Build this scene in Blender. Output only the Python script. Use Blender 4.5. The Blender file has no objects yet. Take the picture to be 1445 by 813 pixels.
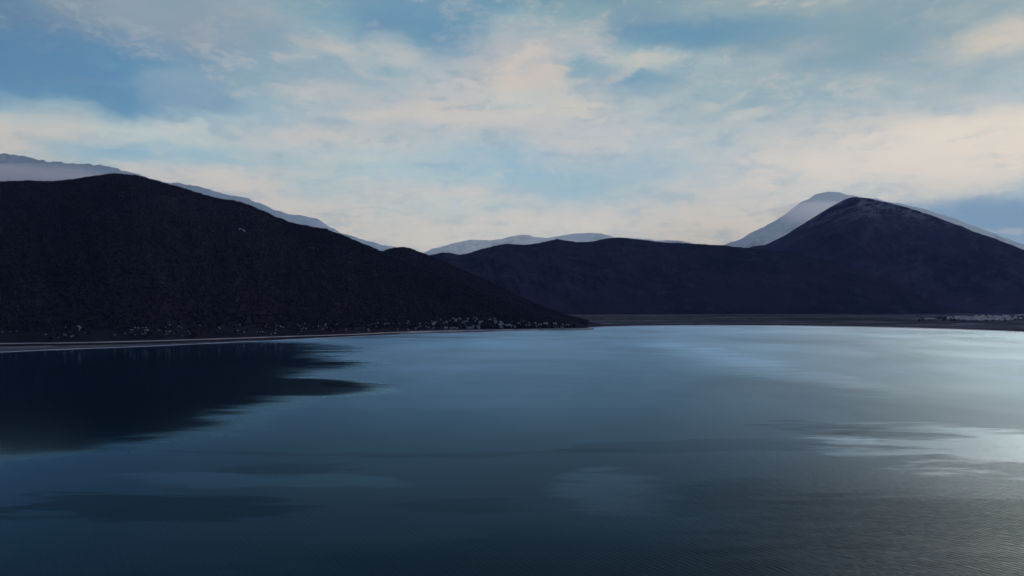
import bpy, bmesh, math, random
import numpy as np
from mathutils import Vector

random.seed(7)
rng = np.random.default_rng(7)
R = math.radians
scene = bpy.context.scene
C = scene.collection

# ------------------------------------------------------------------ camera
F = 963.0; CX = 722.5; CY = 406.5          # focal length and centre in photo pixels (1445 x 813)
HORIZON = 428.0
PITCH = math.atan((HORIZON - CY) / F)
CAM_H = 110.0
cam_d = bpy.data.cameras.new('camera'); cam = bpy.data.objects.new('camera', cam_d); C.objects.link(cam)
cam_d.sensor_width = 36.0; cam_d.lens = 36.0 * F / 1445.0
cam_d.clip_start = 1.0; cam_d.clip_end = 120000.0
cam.location = (0, 0, CAM_H); cam.rotation_euler = (math.pi / 2 + PITCH, 0, 0)
scene.camera = cam

# ------------------------------------------------------------------ render settings
scene.render.engine = 'CYCLES'
scene.cycles.use_denoising = True
scene.cycles.max_bounces = 6; scene.cycles.diffuse_bounces = 2; scene.cycles.glossy_bounces = 3
scene.cycles.transparent_max_bounces = 8; scene.cycles.volume_bounces = 4
scene.view_settings.view_transform = 'Standard'; scene.view_settings.look = 'None'
scene.view_settings.gamma = 1.0; scene.view_settings.exposure = 0.0
scene.view_settings.use_curve_mapping = False

# ------------------------------------------------------------------ helpers
def lin(c):
    c = c / 255.0
    return c / 12.92 if c <= 0.04045 else ((c + 0.055) / 1.055) ** 2.4

def rgb(t, k=1.0):
    return (lin(t[0]) * k, lin(t[1]) * k, lin(t[2]) * k, 1.0)

def ray(px, py):
    x = (px - CX) / F; z = (CY - py) / F
    return Vector((x, math.cos(PITCH) - z * math.sin(PITCH), math.sin(PITCH) + z * math.cos(PITCH)))

def elev(px, py):
    d = ray(px, py).normalized(); return math.asin(d.z)

def azim(px, py=428):
    d = ray(px, py); return math.atan2(d.x, d.y)

def depth_on(px, py, z=0.0):            # depth at which the line of sight meets height z
    d = ray(px, py)
    return (z - CAM_H) / d.z * d.y

class NT:
    def __init__(s, tree): s.t = tree; s.n = tree.nodes; s.l = tree.links; s.n.clear()
    def add(s, kind, **kw):
        nd = s.n.new(kind)
        for k, v in kw.items(): setattr(nd, k, v)
        return nd
    def put(s, sock, v):
        if isinstance(v, bpy.types.NodeSocket): s.l.new(v, sock)
        elif v is not None: sock.default_value = v
    def math(s, op, a, b=None, c=None, clamp=False):
        nd = s.add('ShaderNodeMath', operation=op, use_clamp=clamp)
        for i, v in enumerate((a, b, c)):
            if v is not None: s.put(nd.inputs[i], v)
        return nd.outputs[0]
    def vmath(s, op, a, b=None, scale=None):
        nd = s.add('ShaderNodeVectorMath', operation=op)
        s.put(nd.inputs[0], a)
        if b is not None: s.put(nd.inputs[1], b)
        if scale is not None: s.put(nd.inputs['Scale'], scale)
        return nd.outputs[0]
    def comb(s, x, y, z=0.0):
        nd = s.add('ShaderNodeCombineXYZ')
        for i, v in enumerate((x, y, z)): s.put(nd.inputs[i], v)
        return nd.outputs[0]
    def rng(s, v, a, b, c=0.0, d=1.0, smooth=True):
        nd = s.add('ShaderNodeMapRange', interpolation_type='SMOOTHSTEP' if smooth else 'LINEAR')
        for i, q in enumerate((v, a, b, c, d)): s.put(nd.inputs[i], q)
        return nd.outputs[0]
    def mix(s, f, a, b, blend='MIX'):
        nd = s.add('ShaderNodeMix', data_type='RGBA', blend_type=blend)
        s.put(nd.inputs[0], f); s.put(nd.inputs[6], a); s.put(nd.inputs[7], b)
        return nd.outputs[2]
    def fmix(s, f, a, b):
        nd = s.add('ShaderNodeMix', data_type='FLOAT')
        s.put(nd.inputs[0], f); s.put(nd.inputs[2], a); s.put(nd.inputs[3], b)
        return nd.outputs[0]
    def noise(s, vec, scale, detail=4, rough=0.5, dist=0.0, col=False):
        nd = s.add('ShaderNodeTexNoise')
        s.put(nd.inputs['Vector'], vec); nd.inputs['Scale'].default_value = scale
        nd.inputs['Detail'].default_value = detail; nd.inputs['Roughness'].default_value = rough
        nd.inputs['Distortion'].default_value = dist
        return nd.outputs['Color' if col else 'Fac']
    def blob(s, vec, cx, cy, sx, sy, rot=0.0, soft=1.0):
        mp = s.add('ShaderNodeMapping', vector_type='TEXTURE')
        s.put(mp.inputs[0], vec); mp.inputs[1].default_value = (cx, cy, 0)
        mp.inputs[2].default_value = (0, 0, rot); mp.inputs[3].default_value = (sx, sy, 1)
        g = s.add('ShaderNodeTexGradient', gradient_type='SPHERICAL'); s.l.new(mp.outputs[0], g.inputs[0])
        return s.rng(g.outputs['Fac'], 0.0, soft)

# ------------------------------------------------------------------ world: dusk sky under broken cloud
SKY = {
 0: [(0,92,130,168),(35,84,128,170),(70,68,126,175),(100,76,142,186),(125,95,158,196),(140,140,180,205),(155,180,203,212),(175,214,212,208),(195,216,210,204),(215,205,208,208),(240,215,208,200)],
 90: [(0,120,145,172),(30,110,140,172),(60,92,140,180),(90,80,145,188),(115,74,138,182),(130,92,152,190),(142,165,195,208),(155,192,208,212),(180,208,210,208),(200,196,204,208),(210,168,195,210),(225,180,196,206)],
 180: [(0,150,165,184),(30,145,163,183),(55,120,152,182),(80,92,148,186),(110,88,150,190),(140,72,140,184),(158,90,155,192),(170,185,206,212),(190,200,212,214),(208,160,195,214),(220,150,192,214),(235,190,205,212),(250,208,206,206)],
 270: [(0,150,165,182),(50,142,160,182),(90,115,153,185),(110,138,168,190),(140,118,162,192),(160,170,195,208),(180,196,208,212),(205,180,203,212),(220,162,196,212),(240,202,206,208),(265,214,208,204)],
 361: [(0,165,178,190),(40,150,170,190),(80,146,172,194),(120,156,180,196),(150,158,186,204),(170,172,192,205),(200,195,202,206),(225,172,194,206),(245,205,206,206),(265,210,204,202),(290,214,209,203)],
 452: [(0,140,170,190),(40,150,178,196),(60,185,190,196),(80,160,182,198),(110,165,184,198),(125,200,200,203),(145,165,188,202),(165,190,198,204),(190,210,205,202),(215,190,202,206),(245,190,203,207),(270,178,200,208),(290,208,206,202),(310,216,210,200)],
 542: [(0,115,155,188),(35,118,155,186),(60,165,186,198),(75,192,200,203),(100,160,185,200),(130,178,192,202),(150,200,200,202),(165,212,205,202),(185,190,198,203),(205,206,205,204),(235,180,203,212),(250,172,200,213),(270,202,204,204),(300,206,208,206),(330,220,214,203)],
 632: [(0,122,160,188),(40,110,155,188),(70,140,168,194),(95,180,190,202),(115,198,200,206),(145,205,202,204),(160,218,206,200),(180,200,200,203),(205,185,200,206),(230,170,196,210),(250,172,198,210),(265,206,204,204),(290,195,205,208),(315,212,208,202),(335,224,216,206)],
 722: [(0,120,160,184),(20,150,178,194),(45,165,182,196),(70,195,194,200),(105,216,204,200),(125,218,206,200),(148,208,210,208),(170,208,204,204),(195,188,196,202),(215,155,188,208),(240,148,186,210),(255,145,186,210),(275,205,204,203),(290,190,202,206),(310,214,208,202),(335,214,213,206)],
 813: [(0,132,165,184),(30,160,180,192),(60,185,192,198),(85,175,188,200),(100,150,178,196),(115,195,196,200),(135,205,204,204),(155,218,210,200),(175,206,203,204),(205,204,201,203),(235,178,194,204),(260,148,184,206),(280,160,190,205),(300,200,202,203),(325,210,208,203)],
 903: [(0,128,160,182),(25,130,160,184),(50,112,155,184),(75,155,182,196),(90,185,196,198),(110,125,165,192),(125,140,172,194),(150,185,196,202),(180,190,198,203),(210,180,194,204),(245,160,188,205),(265,168,190,204),(285,198,202,204),(310,212,208,204),(335,216,212,206)],
 993: [(0,150,172,186),(25,135,165,184),(45,108,152,182),(65,130,165,186),(85,172,188,198),(110,160,184,196),(140,170,188,196),(160,170,187,196),(180,190,198,202),(210,182,195,202),(245,180,194,204),(265,196,200,203),(290,212,207,203),(315,218,212,206),(335,218,212,203)],
 1084: [(0,150,172,184),(30,122,158,182),(60,128,162,184),(85,175,188,194),(105,162,182,192),(140,150,178,192),(160,172,188,196),(190,196,199,200),(220,212,206,202),(250,218,210,202),(275,206,204,202),(300,224,216,208),(335,220,213,206)],
 1174: [(0,162,178,186),(30,135,165,183),(55,140,168,184),(65,165,178,188),(85,135,166,184),(110,160,182,192),(135,155,180,192),(155,190,196,198),(185,210,204,200),(215,220,211,203),(245,222,213,205),(265,215,210,205),(300,222,214,206)],
 1264: [(0,145,170,182),(30,132,164,182),(70,135,165,183),(105,158,180,190),(130,165,184,193),(150,190,196,198),(175,215,208,202),(200,225,215,206),(230,220,212,206),(255,215,210,205),(280,205,202,202),(320,120,160,190)],
 1355: [(0,148,172,184),(40,152,174,186),(65,178,188,192),(85,150,175,190),(110,168,184,192),(130,175,188,194),(150,188,194,198),(165,215,208,202),(190,230,218,206),(215,232,220,208),(240,215,209,204),(265,205,203,202),(285,165,180,192),(300,108,155,190),(320,75,135,180)],
 1445: [(0,160,178,188),(25,185,192,192),(50,215,206,196),(65,200,200,198),(85,160,180,192),(115,190,200,206),(140,200,203,206),(160,228,216,205),(190,240,224,210),(215,240,224,210),(240,212,208,206),(262,200,202,204),(282,140,170,192),(300,92,146,188),(325,60,128,176)],
}
SUN_AZ = R(52); SUN_EL = R(9)
world = bpy.data.worlds.new('World'); scene.world = world; world.use_nodes = True
w = NT(world.node_tree)
dirv = w.add('ShaderNodeTexCoord').outputs['Generated']
sep = w.add('ShaderNodeSeparateXYZ'); w.put(sep.inputs[0], dirv)
dx, dy, dz = sep.outputs
az = w.math('ARCTAN2', dx, dy)
el = w.math('ARCSINE', w.math('MINIMUM', w.math('MAXIMUM', dz, -0.999), 0.999))
cz = w.math('ADD', w.math('MAXIMUM', dz, 0.0), 0.10)
deck = w.comb(w.math('DIVIDE', dx, cz), w.math('DIVIDE', dy, cz), 0.0)      # position on the cloud deck
n1 = w.noise(w.vmath('MULTIPLY', deck, (0.8, 1.0, 1.0)), 1.6, 6, 0.60, 0.4, col=True)
n1 = w.vmath('SUBTRACT', n1, (0.5, 0.5, 0.5))
ae = w.comb(az, el, 0.0)
n2 = w.vmath('SUBTRACT', w.noise(w.vmath('MULTIPLY', ae, (10.0, 22.0, 1.0)), 1.3, 7, 0.62, 0.3, col=True), (0.5, 0.5, 0.5))
warp = w.vmath('ADD', w.vmath('MULTIPLY', n1, (0.09, 0.028, 0.0)), w.vmath('MULTIPLY', n2, (0.11, 0.034, 0.0)))
aew = w.vmath('ADD', ae, warp)
sep2 = w.add('ShaderNodeSeparateXYZ'); w.put(sep2.inputs[0], aew)
azw, elw = sep2.outputs[0], sep2.outputs[1]
E0, E1 = R(0.0), R(60.0)
fac = w.math('DIVIDE', w.math('SUBTRACT', elw, E0), E1 - E0, clamp=True)
col = None; prev = None
for px, stops in SKY.items():
    pts = [((elev(px, y) - E0) / (E1 - E0), (r, g, b)) for y, r, g, b in stops]
    rt = min(1.0, max(0.0, (px - 1000) / 445.0))
    e_top = math.degrees(elev(px, 0))
    top = [(e_top + 4, (76 + 70 * rt, 132 + 35 * rt, 184)), (e_top + 12, (56 + 70 * rt, 118 + 35 * rt, 176)),
           (48, (40, 92, 150)), (60, (34, 76, 128))]
    pts += [(R(e) / (E1 - E0), c) for e, c in top]
    pts.sort()
    rp = w.add('ShaderNodeValToRGB'); rp.color_ramp.interpolation = 'CARDINAL'
    els = rp.color_ramp.elements
    while len(els) > 1: els.remove(els[-1])
    els[0].position = max(0.0, pts[0][0]); els[0].color = rgb(pts[0][1])
    for p, c in pts[1:]:
        e = els.new(p); e.color = rgb(c)
    w.put(rp.inputs[0], fac)
    a = azim(px)
    col = rp.outputs[0] if col is None else w.mix(w.rng(azw, prev, a), col, rp.outputs[0])
    prev = a
# finer cloud texture: brighter cream billows and bluer gaps
n3 = w.noise(w.vmath('MULTIPLY', w.vmath('ADD', ae, w.vmath('MULTIPLY', n1, (0.10, 0.04, 0))), (9.0, 24.0, 1.0)), 1.5, 8, 0.62, 0.5)
n4 = w.noise(w.vmath('MULTIPLY', deck, (0.7, 1.5, 1.0)), 2.6, 8, 0.65, 0.6)
n5 = w.noise(w.vmath('MULTIPLY', w.vmath('ADD', ae, w.vmath('MULTIPLY', n2, (0.05, 0.03, 0))), (30.0, 75.0, 1.0)), 1.6, 6, 0.6, 0.6)
t = w.math('ADD', w.math('MULTIPLY', w.math('SUBTRACT', n5, 0.5), w.rng(el, R(8), R(22), 0.7, 0.25)), w.math('MULTIPLY', w.math('SUBTRACT', n3, 0.5), 1.1))
t = w.math('ADD', t, w.math('MULTIPLY', w.math('SUBTRACT', n4, 0.5), 0.9))
n6 = w.noise(w.vmath('MULTIPLY', w.vmath('ADD', ae, w.vmath('MULTIPLY', n2, (0.10, 0.08, 0))), (15.0, 24.0, 1.0)), 1.0, 9, 0.66, 0.9)
t = w.math('ADD', w.math('MULTIPLY', t, 0.85), w.math('MULTIPLY', w.math('SUBTRACT', n6, 0.5), 0.9))
hi = w.rng(t, 0.0, 0.26); lo = w.rng(t, 0.0, -0.26)
col = w.mix(w.math('MULTIPLY', hi, 0.30), col, rgb((242, 220, 204)))
col = w.mix(w.math('MULTIPLY', lo, 0.42), col, rgb((118, 162, 190)))
# named cloud features (pixel centre, half sizes, tilt, colour, strength)
FEAT = [(560, 66, 44, 16, 20, (214, 210, 206), 0.7), (490, 66, 30, 12, -10, (204, 200, 202), 0.6), (700, 60, 60, 22, -30, (190, 192, 200), 0.5), (640, 165, 120, 7, 2, (222, 212, 204), 0.6), (880, 105, 30, 9, -30, (214, 208, 200), 0.5), (240, 22, 180, 40, -4, (142, 162, 182), 0.6), (1250, 25, 220, 26, 0, (138, 164, 182), 0.5), (90, 112, 190, 40, -3, (66, 132, 180), 0.85), (30, 70, 120, 36, -6, (72, 128, 176), 0.7), (610, 35, 110, 32, -20, (108, 152, 188), 0.6), (960, 48, 130, 18, 0, (104, 150, 184), 0.75),
        (1400, 200, 170, 42, 4, (250, 232, 212), 0.95), (1250, 235, 200, 26, 4, (236, 220, 208), 0.5), (880, 318, 170, 14, 0, (232, 220, 206), 0.5), (1240, 60, 150, 26, 0, (128, 162, 182), 0.5),
        (1425, 303, 170, 19, 2, (40, 108, 168), 1.0), (940, 118, 46, 16, -10, (128, 168, 192), 0.5), (300, 258, 130, 12, 2, (224, 214, 206), 0.5), (1065, 160, 26, 8, -12, (236, 220, 200), 0.8), (1000, 152, 24, 7, 8, (215, 207, 195), 0.6),
        (1400, 58, 60, 22, -14, (228, 212, 196), 0.6), (1030, 140, 10, 14, 30, (210, 205, 196), 0.5),
        (140, 216, 70, 11, 2, (140, 185, 212), 0.7), (275, 217, 60, 9, 3, (150, 192, 214), 0.55),
        (820, 101, 26, 12, -15, (130, 170, 196), 0.55), (770, 105, 34, 22, 0, (230, 210, 198), 0.5),
        (690, 225, 60, 16, 8, (138, 182, 210), 0.5), (740, 266, 60, 12, 8, (146, 186, 210), 0.5),
        (790, 265, 110, 14, 3, (138, 180, 206), 0.5), (545, 72, 32, 14, 25, (210, 206, 204), 0.5),
        (260, 118, 50, 26, -10, (150, 178, 200), 0.5), (130, 128, 60, 14, 4, (72, 132, 178), 0.5),
        (200, 150, 40, 16, 12, (72, 140, 186), 0.6), (480, 235, 80, 8, 3, (172, 198, 208), 0.4),
        (1380, 300, 130, 18, 0, (66, 128, 176), 0.4), (1150, 62, 40, 10, 0, (178, 184, 190), 0.4),
        (420, 190, 60, 12, -6, (214, 206, 202), 0.4), (760, 160, 110, 6, 2, (222, 214, 203), 0.5)]
for px, py, hw, hh, rot, c, k in FEAT:
    k1 = w.blob(aew, azim(px, py), elev(px, py), hw / F * 1.3, hh / F * 1.4, R(-rot), 0.8)
    k1 = w.math('MULTIPLY', k1, w.math('MULTIPLY', w.rng(n3, 0.30, 0.62, 0.35, 1.0), k))
    col = w.mix(k1, col, rgb(c))
# the half of the sky away from the sunset is dimmer
back = w.rng(w.math('ABSOLUTE', w.math('SUBTRACT', az, R(20))), R(60), R(140), 1.0, 0.55)
hi_el = w.rng(el, R(25), R(60), 1.0, 0.8)
col = w.mix(1.0, col, w.comb(w.math('MULTIPLY', back, hi_el), w.math('MULTIPLY', back, hi_el), w.math('MULTIPLY', back, w.math('POWER', hi_el, 0.8))), 'MULTIPLY')
glow = w.blob(ae, R(50), R(34), R(32), R(16), 0.0, 0.8)  # bright patch added above the view to lighten the water at right
col = w.mix(glow, col, (12.5, 7.2, 5.0, 1))
sky = w.add('ShaderNodeTexSky', sky_type='NISHITA', sun_disc=False)
sky.sun_elevation = SUN_EL; sky.sun_rotation = SUN_AZ; sky.altitude = 850; sky.dust_density = 1.0
SKY_STRENGTH = 0.1
cl = w.vmath('SCALE', col, scale=1.0 / SKY_STRENGTH)
lowsky = w.rng(el, R(2), R(18), 1.6, 1.0)
cl = w.vmath('SCALE', cl, scale=lowsky)
cl = w.mix(w.rng(el, R(4), R(16), 1.0, 0.0), cl, (1.15, 1.03, 0.88, 1), 'MULTIPLY')
cl = w.mix(1.0, cl, (0.95, 0.965, 0.895, 1), 'MULTIPLY')
full = w.mix(0.95, sky.outputs[0], cl)
bg = w.add('ShaderNodeBackground'); w.put(bg.inputs[0], full); bg.inputs[1].default_value = SKY_STRENGTH
wo = w.add('ShaderNodeOutputWorld'); w.l.new(bg.outputs[0], wo.inputs[0])
world.cycles.sampling_method = 'MANUAL'; world.cycles.sample_map_resolution = 512

# ------------------------------------------------------------------ sun behind thin cloud, low ahead on the right
sd = bpy.data.lights.new('sun', 'SUN'); sd.energy = 2.8; sd.angle = R(14); sd.color = (1.0, 0.92, 0.84)
so = bpy.data.objects.new('sun', sd); C.objects.link(so)
sdir = Vector((math.sin(SUN_AZ) * math.cos(SUN_EL), math.cos(SUN_AZ) * math.cos(SUN_EL), math.sin(SUN_EL)))
so.rotation_euler = sdir.to_track_quat('Z', 'Y').to_euler(); so.location = sdir * 3000

# ------------------------------------------------------------------ materials
def mat(name, base, rough=0.9, spec=0.2):
    m = bpy.data.materials.new(name); m.use_nodes = True
    t = NT(m.node_tree)
    b = t.add('ShaderNodeBsdfPrincipled'); o = t.add('ShaderNodeOutputMaterial'); t.l.new(b.outputs[0], o.inputs[0])
    b.inputs['Base Color'].default_value = (*base, 1); b.inputs['Roughness'].default_value = rough
    b.inputs['Specular IOR Level'].default_value = spec
    return m, t, b

def noisy(name, c1, c2, scale, rough=0.95, spec=0.0, stretch=(1, 1, 1), detail=6, c3=None, s3=None, bump=0.0, bscale=1.0, bdist=1.0):
    m, t, b = mat(name, c1, rough, spec)
    p = t.add('ShaderNodeTexCoord').outputs['Object']
    pv = t.vmath('MULTIPLY', p, stretch)
    f = t.rng(t.noise(pv, scale, detail, 0.6), 0.3, 0.7)
    c = t.mix(f, (*c1, 1), (*c2, 1))
    if c3:
        c = t.mix(t.rng(t.noise(pv, s3, 5, 0.6), 0.5, 0.7), c, (*c3, 1))
    t.put(b.inputs['Base Color'], c)
    if bump:
        bp = t.add('ShaderNodeBump'); bp.inputs['Strength'].default_value = bump; bp.inputs['Distance'].default_value = bdist
        t.put(bp.inputs['Height'], t.noise(p, bscale, 6, 0.6)); t.l.new(bp.outputs[0], b.inputs['Normal'])
    return m

M = {}
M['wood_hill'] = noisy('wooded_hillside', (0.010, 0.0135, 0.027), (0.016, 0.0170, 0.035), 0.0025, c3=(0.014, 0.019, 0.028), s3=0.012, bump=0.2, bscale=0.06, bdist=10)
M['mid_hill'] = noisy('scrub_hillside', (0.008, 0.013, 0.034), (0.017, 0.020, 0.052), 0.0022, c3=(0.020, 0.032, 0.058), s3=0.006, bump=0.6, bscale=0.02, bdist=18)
m, t, b = mat('grassy_mountainside', (0.02, 0.02, 0.04), 1.0, 0.0)
p = t.add('ShaderNodeTexCoord').outputs['Object']
mp = t.add('ShaderNodeMapping'); t.put(mp.inputs[0], p); mp.inputs['Rotation'].default_value = (0, R(24), 0)
pv = t.vmath('MULTIPLY', mp.outputs[0], (0.25, 0.4, 1.6))
c = t.mix(t.rng(t.noise(p, 0.0014, 6, 0.6), 0.35, 0.65), (0.010, 0.017, 0.048, 1), (0.025, 0.029, 0.082, 1))
c = t.mix(t.rng(t.noise(pv, 0.006, 7, 0.7, 0.4), 0.48, 0.66), c, (0.036, 0.052, 0.105, 1))
sz = t.add('ShaderNodeSeparateXYZ'); t.put(sz.inputs[0], p)
hi_ = t.math('MULTIPLY', t.rng(sz.outputs[2], 900, 1600), t.rng(t.noise(pv, 0.009, 7, 0.7, 0.6), 0.44, 0.60))
c = t.mix(hi_, c, (0.14, 0.18, 0.24, 1)); t.put(b.inputs['Base Color'], c)
bp = t.add('ShaderNodeBump'); bp.inputs['Strength'].default_value = 0.8; bp.inputs['Distance'].default_value = 30
t.put(bp.inputs['Height'], t.noise(pv, 0.012, 7, 0.65)); t.l.new(bp.outputs[0], b.inputs['Normal'])
M['peak'] = m
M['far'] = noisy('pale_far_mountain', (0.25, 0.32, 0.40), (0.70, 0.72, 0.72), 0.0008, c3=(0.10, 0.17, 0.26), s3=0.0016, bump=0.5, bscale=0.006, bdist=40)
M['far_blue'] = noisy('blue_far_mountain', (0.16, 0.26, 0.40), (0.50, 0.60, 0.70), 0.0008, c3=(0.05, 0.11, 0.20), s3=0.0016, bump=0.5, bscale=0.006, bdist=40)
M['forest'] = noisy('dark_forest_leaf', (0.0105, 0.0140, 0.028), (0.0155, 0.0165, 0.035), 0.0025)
M['leaf'] = noisy('tree_leaf', (0.010, 0.014, 0.014), (0.022, 0.024, 0.022), 0.2)
M['bark'] = noisy('bark', (0.05, 0.04, 0.03), (0.09, 0.075, 0.06), 1.0)
M['rock'] = noisy('limestone', (0.16, 0.20, 0.28), (0.42, 0.48, 0.60), 0.6, c3=(0.03, 0.035, 0.045), s3=0.9, bump=0.8, bscale=0.5, bdist=2)
M['wall'] = noisy('lime_plaster', (0.76, 0.81, 0.88), (0.84, 0.88, 0.93), 0.3)
M['roof'] = noisy('clay_tiles', (0.24, 0.25, 0.30), (0.42, 0.42, 0.46), 0.5)
M['glass'] = mat('dark_window', (0.02, 0.025, 0.03), 0.2, 0.5)[0]
M['door'] = mat('door_wood', (0.10, 0.07, 0.05), 0.7, 0.3)[0]
M['road'] = noisy('pale_road_concrete', (0.16, 0.21, 0.28), (0.28, 0.34, 0.43), 0.02)
M['bank'] = noisy('gravel_bank', (0.15, 0.15, 0.15), (0.30, 0.30, 0.29), 0.05)

# ------------------------------------------------------------------ value noise for vertex displacement
def hash2(ix, iy, seed):
    h = (ix * 374761393 + iy * 668265263 + seed * 974634777) & 0xffffffff
    h = ((h ^ (h >> 13)) * 1274126177) & 0xffffffff
    return ((h ^ (h >> 16)) & 0xffff) / 65535.0

def vnoise(x, y, seed=0):
    xi = np.floor(x).astype(np.int64); yi = np.floor(y).astype(np.int64)
    fx = x - xi; fy = y - yi
    fx = fx * fx * fx * (fx * (fx * 6 - 15) + 10); fy = fy * fy * fy * (fy * (fy * 6 - 15) + 10)
    a = hash2(xi, yi, seed); b = hash2(xi + 1, yi, seed); c = hash2(xi, yi + 1, seed); d = hash2(xi + 1, yi + 1, seed)
    return (a + (b - a) * fx) * (1 - fy) + (c + (d - c) * fx) * fy

def fbm(x, y, octv=5, seed=0, rough=0.5, ridged=False):
    s = 0; amp = 1; tot = 0
    for o in range(octv):
        ca, sa = math.cos(o * 0.7), math.sin(o * 0.7)
        u = (x * ca - y * sa) * 2 ** o + o * 17.3; v = (x * sa + y * ca) * 2 ** o - o * 9.1
        n = vnoise(u, v, seed + o)
        if ridged: n = 1 - np.abs(2 * n - 1)
        s = s + n * amp; tot += amp; amp *= rough
    return s / tot - 0.5

def grid_mesh(name, X, Y, Z, m, smooth=True, parent=None, wrap=False):
    nr, nc = X.shape
    me = bpy.data.meshes.new(name)
    co = np.stack([X, Y, Z], -1).reshape(-1, 3).astype(np.float32)
    me.vertices.add(len(co)); me.vertices.foreach_set('co', co.ravel())
    cols = nc if wrap else nc - 1
    i, j = np.meshgrid(np.arange(nr - 1), np.arange(cols), indexing='ij')
    j2 = (j + 1) % nc
    q = np.stack([i * nc + j, i * nc + j2, (i + 1) * nc + j2, (i + 1) * nc + j], -1).reshape(-1, 4)
    me.loops.add(q.size); me.loops.foreach_set('vertex_index', q.ravel().astype(np.int32))
    me.polygons.add(len(q)); me.polygons.foreach_set('loop_start', (np.arange(len(q)) * 4).astype(np.int32))
    me.polygons.foreach_set('use_smooth', np.full(len(q), smooth))
    me.update(calc_edges=True); me.validate()
    me.materials.append(m)
    ob = bpy.data.objects.new(name, me); C.objects.link(ob)
    if parent: ob.parent = parent
    return ob

def mesh_obj(name, verts, faces, mats, fm=None, parent=None, smooth=False):
    me = bpy.data.meshes.new(name); me.from_pydata(verts, [], faces)
    for m_ in mats: me.materials.append(m_)
    if fm: me.polygons.foreach_set('material_index', fm)
    if smooth: me.polygons.foreach_set('use_smooth', [True] * len(faces))
    me.update()
    ob = bpy.data.objects.new(name, me); C.objects.link(ob)
    if parent: ob.parent = parent
    return ob

def structure(o, label=None):
    o['kind'] = 'structure'
    if label: o['label'] = label
    return o

def interp(tab):
    xs = np.array([t_[0] for t_ in tab], float); ys = np.array([t_[1] for t_ in tab], float)
    # smooth monotone-ish cubic through the table
    m = np.gradient(ys, xs)
    def f(x):
        x = np.clip(np.asarray(x, float), xs[0], xs[-1])
        k = np.clip(np.searchsorted(xs, x) - 1, 0, len(xs) - 2)
        h = xs[k + 1] - xs[k]; s = (x - xs[k]) / h
        return (2 * s**3 - 3 * s**2 + 1) * ys[k] + (s**3 - 2 * s**2 + s) * h * m[k] + (-2 * s**3 + 3 * s**2) * ys[k + 1] + (s**3 - s**2) * h * m[k + 1]
    return f

cp, sp = math.cos(PITCH), math.sin(PITCH)
def ray_np(px, py):
    x = (px - CX) / F; z = (CY - py) / F
    return x, cp - z * sp, sp + z * cp
def tan_az(px): # sideways per depth along the horizon line
    x, y, z = ray_np(px, np.full_like(np.asarray(px, float), HORIZON)); return x / y

# ------------------------------------------------------------------ the shoreline
SHORE = interp([(-700, 560), (-400, 525), (-200, 509), (-100, 503), (0, 497.5), (100, 493), (200, 489.3), (300, 484.6), (400, 480), (500, 475), (600, 471),
                (700, 468.6), (760, 467), (810, 464.6), (850, 462), (900, 460.6), (1000, 460), (1100, 460.2), (1200, 461.5), (1300, 464), (1400, 467.2), (1445, 469.2), (1600, 478), (1900, 505), (2300, 560)])
def shore_depth(px):
    px = np.asarray(px, float); x, y, z = ray_np(px, SHORE(px)); return -CAM_H / z * y
def ground_z(d):  # height of the shore ground, d metres inland
    return np.interp(d, [-400, -60, 0, 25, 60, 400, 3000, 8000, 30000], [-9, -1.5, 0.0, 0.6, 1.2, 3.0, 7.0, 14.0, 30.0])

th = np.linspace(-math.pi, math.pi, 1441)[:-1]
tmax = float(tan_az(np.array([2300.]))[0]); amax = math.atan(tmax); amin = math.atan(float(tan_az(np.array([-700.]))[0]))
Rsh = np.zeros_like(th)
def r_of(px):
    d = shore_depth(px); ta = tan_az(px); return d * np.sqrt(1 + ta * ta)
tabpx = np.linspace(-700, 2300, 1200); tabaz = np.arctan(tan_az(tabpx)); tabr = r_of(tabpx)
for i, a in enumerate(th):
    if amin <= a <= amax: Rsh[i] = np.interp(a, tabaz, tabr)
    else:
        r1, r0 = tabr[-1], tabr[0]
        u = ((a - amax) % (2 * math.pi)) / ((amin - amax) % (2 * math.pi))
        Rsh[i] = r1 + (r0 - r1) * u + 3500 * math.sin(math.pi * u) ** 2
Rsh = Rsh + fbm(th * 60, th * 0, 3, 5) * 10
offs = np.array([-300, -60, -12, 0, 12, 25, 45, 80, 140, 220, 330, 500, 750, 1100, 1600, 2400, 3500, 5000, 8000, 13000, 25000, 30000.])
rr = Rsh[None, :] + offs[:, None]
gx = rr * np.sin(th)[None, :]; gy = rr * np.cos(th)[None, :]
gz = np.broadcast_to(ground_z(offs)[:, None], gx.shape) + fbm(gx / 180, gy / 180, 4, 3) * np.clip(offs / 100, 0, 1)[:, None] * 1.2

m, t, b = mat('shore_ground', (0.05, 0.05, 0.05), 1.0, 0.0)
p = t.add('ShaderNodeTexCoord').outputs['Object']
nA = t.noise(t.vmath('MULTIPLY', p, (0.0007, 0.0022, 1)), 1.0, 8, 0.68, 0.5)
nB = t.noise(t.vmath('MULTIPLY', p, (0.3, 1.0, 1)), 0.006, 7, 0.65)
c = t.mix(t.rng(nA, 0.38, 0.62), (0.016, 0.026, 0.042, 1), (0.080, 0.110, 0.160, 1))
c = t.mix(t.rng(nB, 0.42, 0.66), c, (0.015, 0.023, 0.030, 1))
c = t.mix(t.rng(t.noise(t.vmath('MULTIPLY', p, (0.0009, 0.004, 1)), 1.6, 7, 0.65, 0.8), 0.56, 0.66), c, (0.13, 0.18, 0.26, 1))
t.put(b.inputs['Base Color'], c)
M['ground'] = m
structure(grid_mesh('ground', gx, gy, gz, M['ground'], wrap=True))

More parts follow.
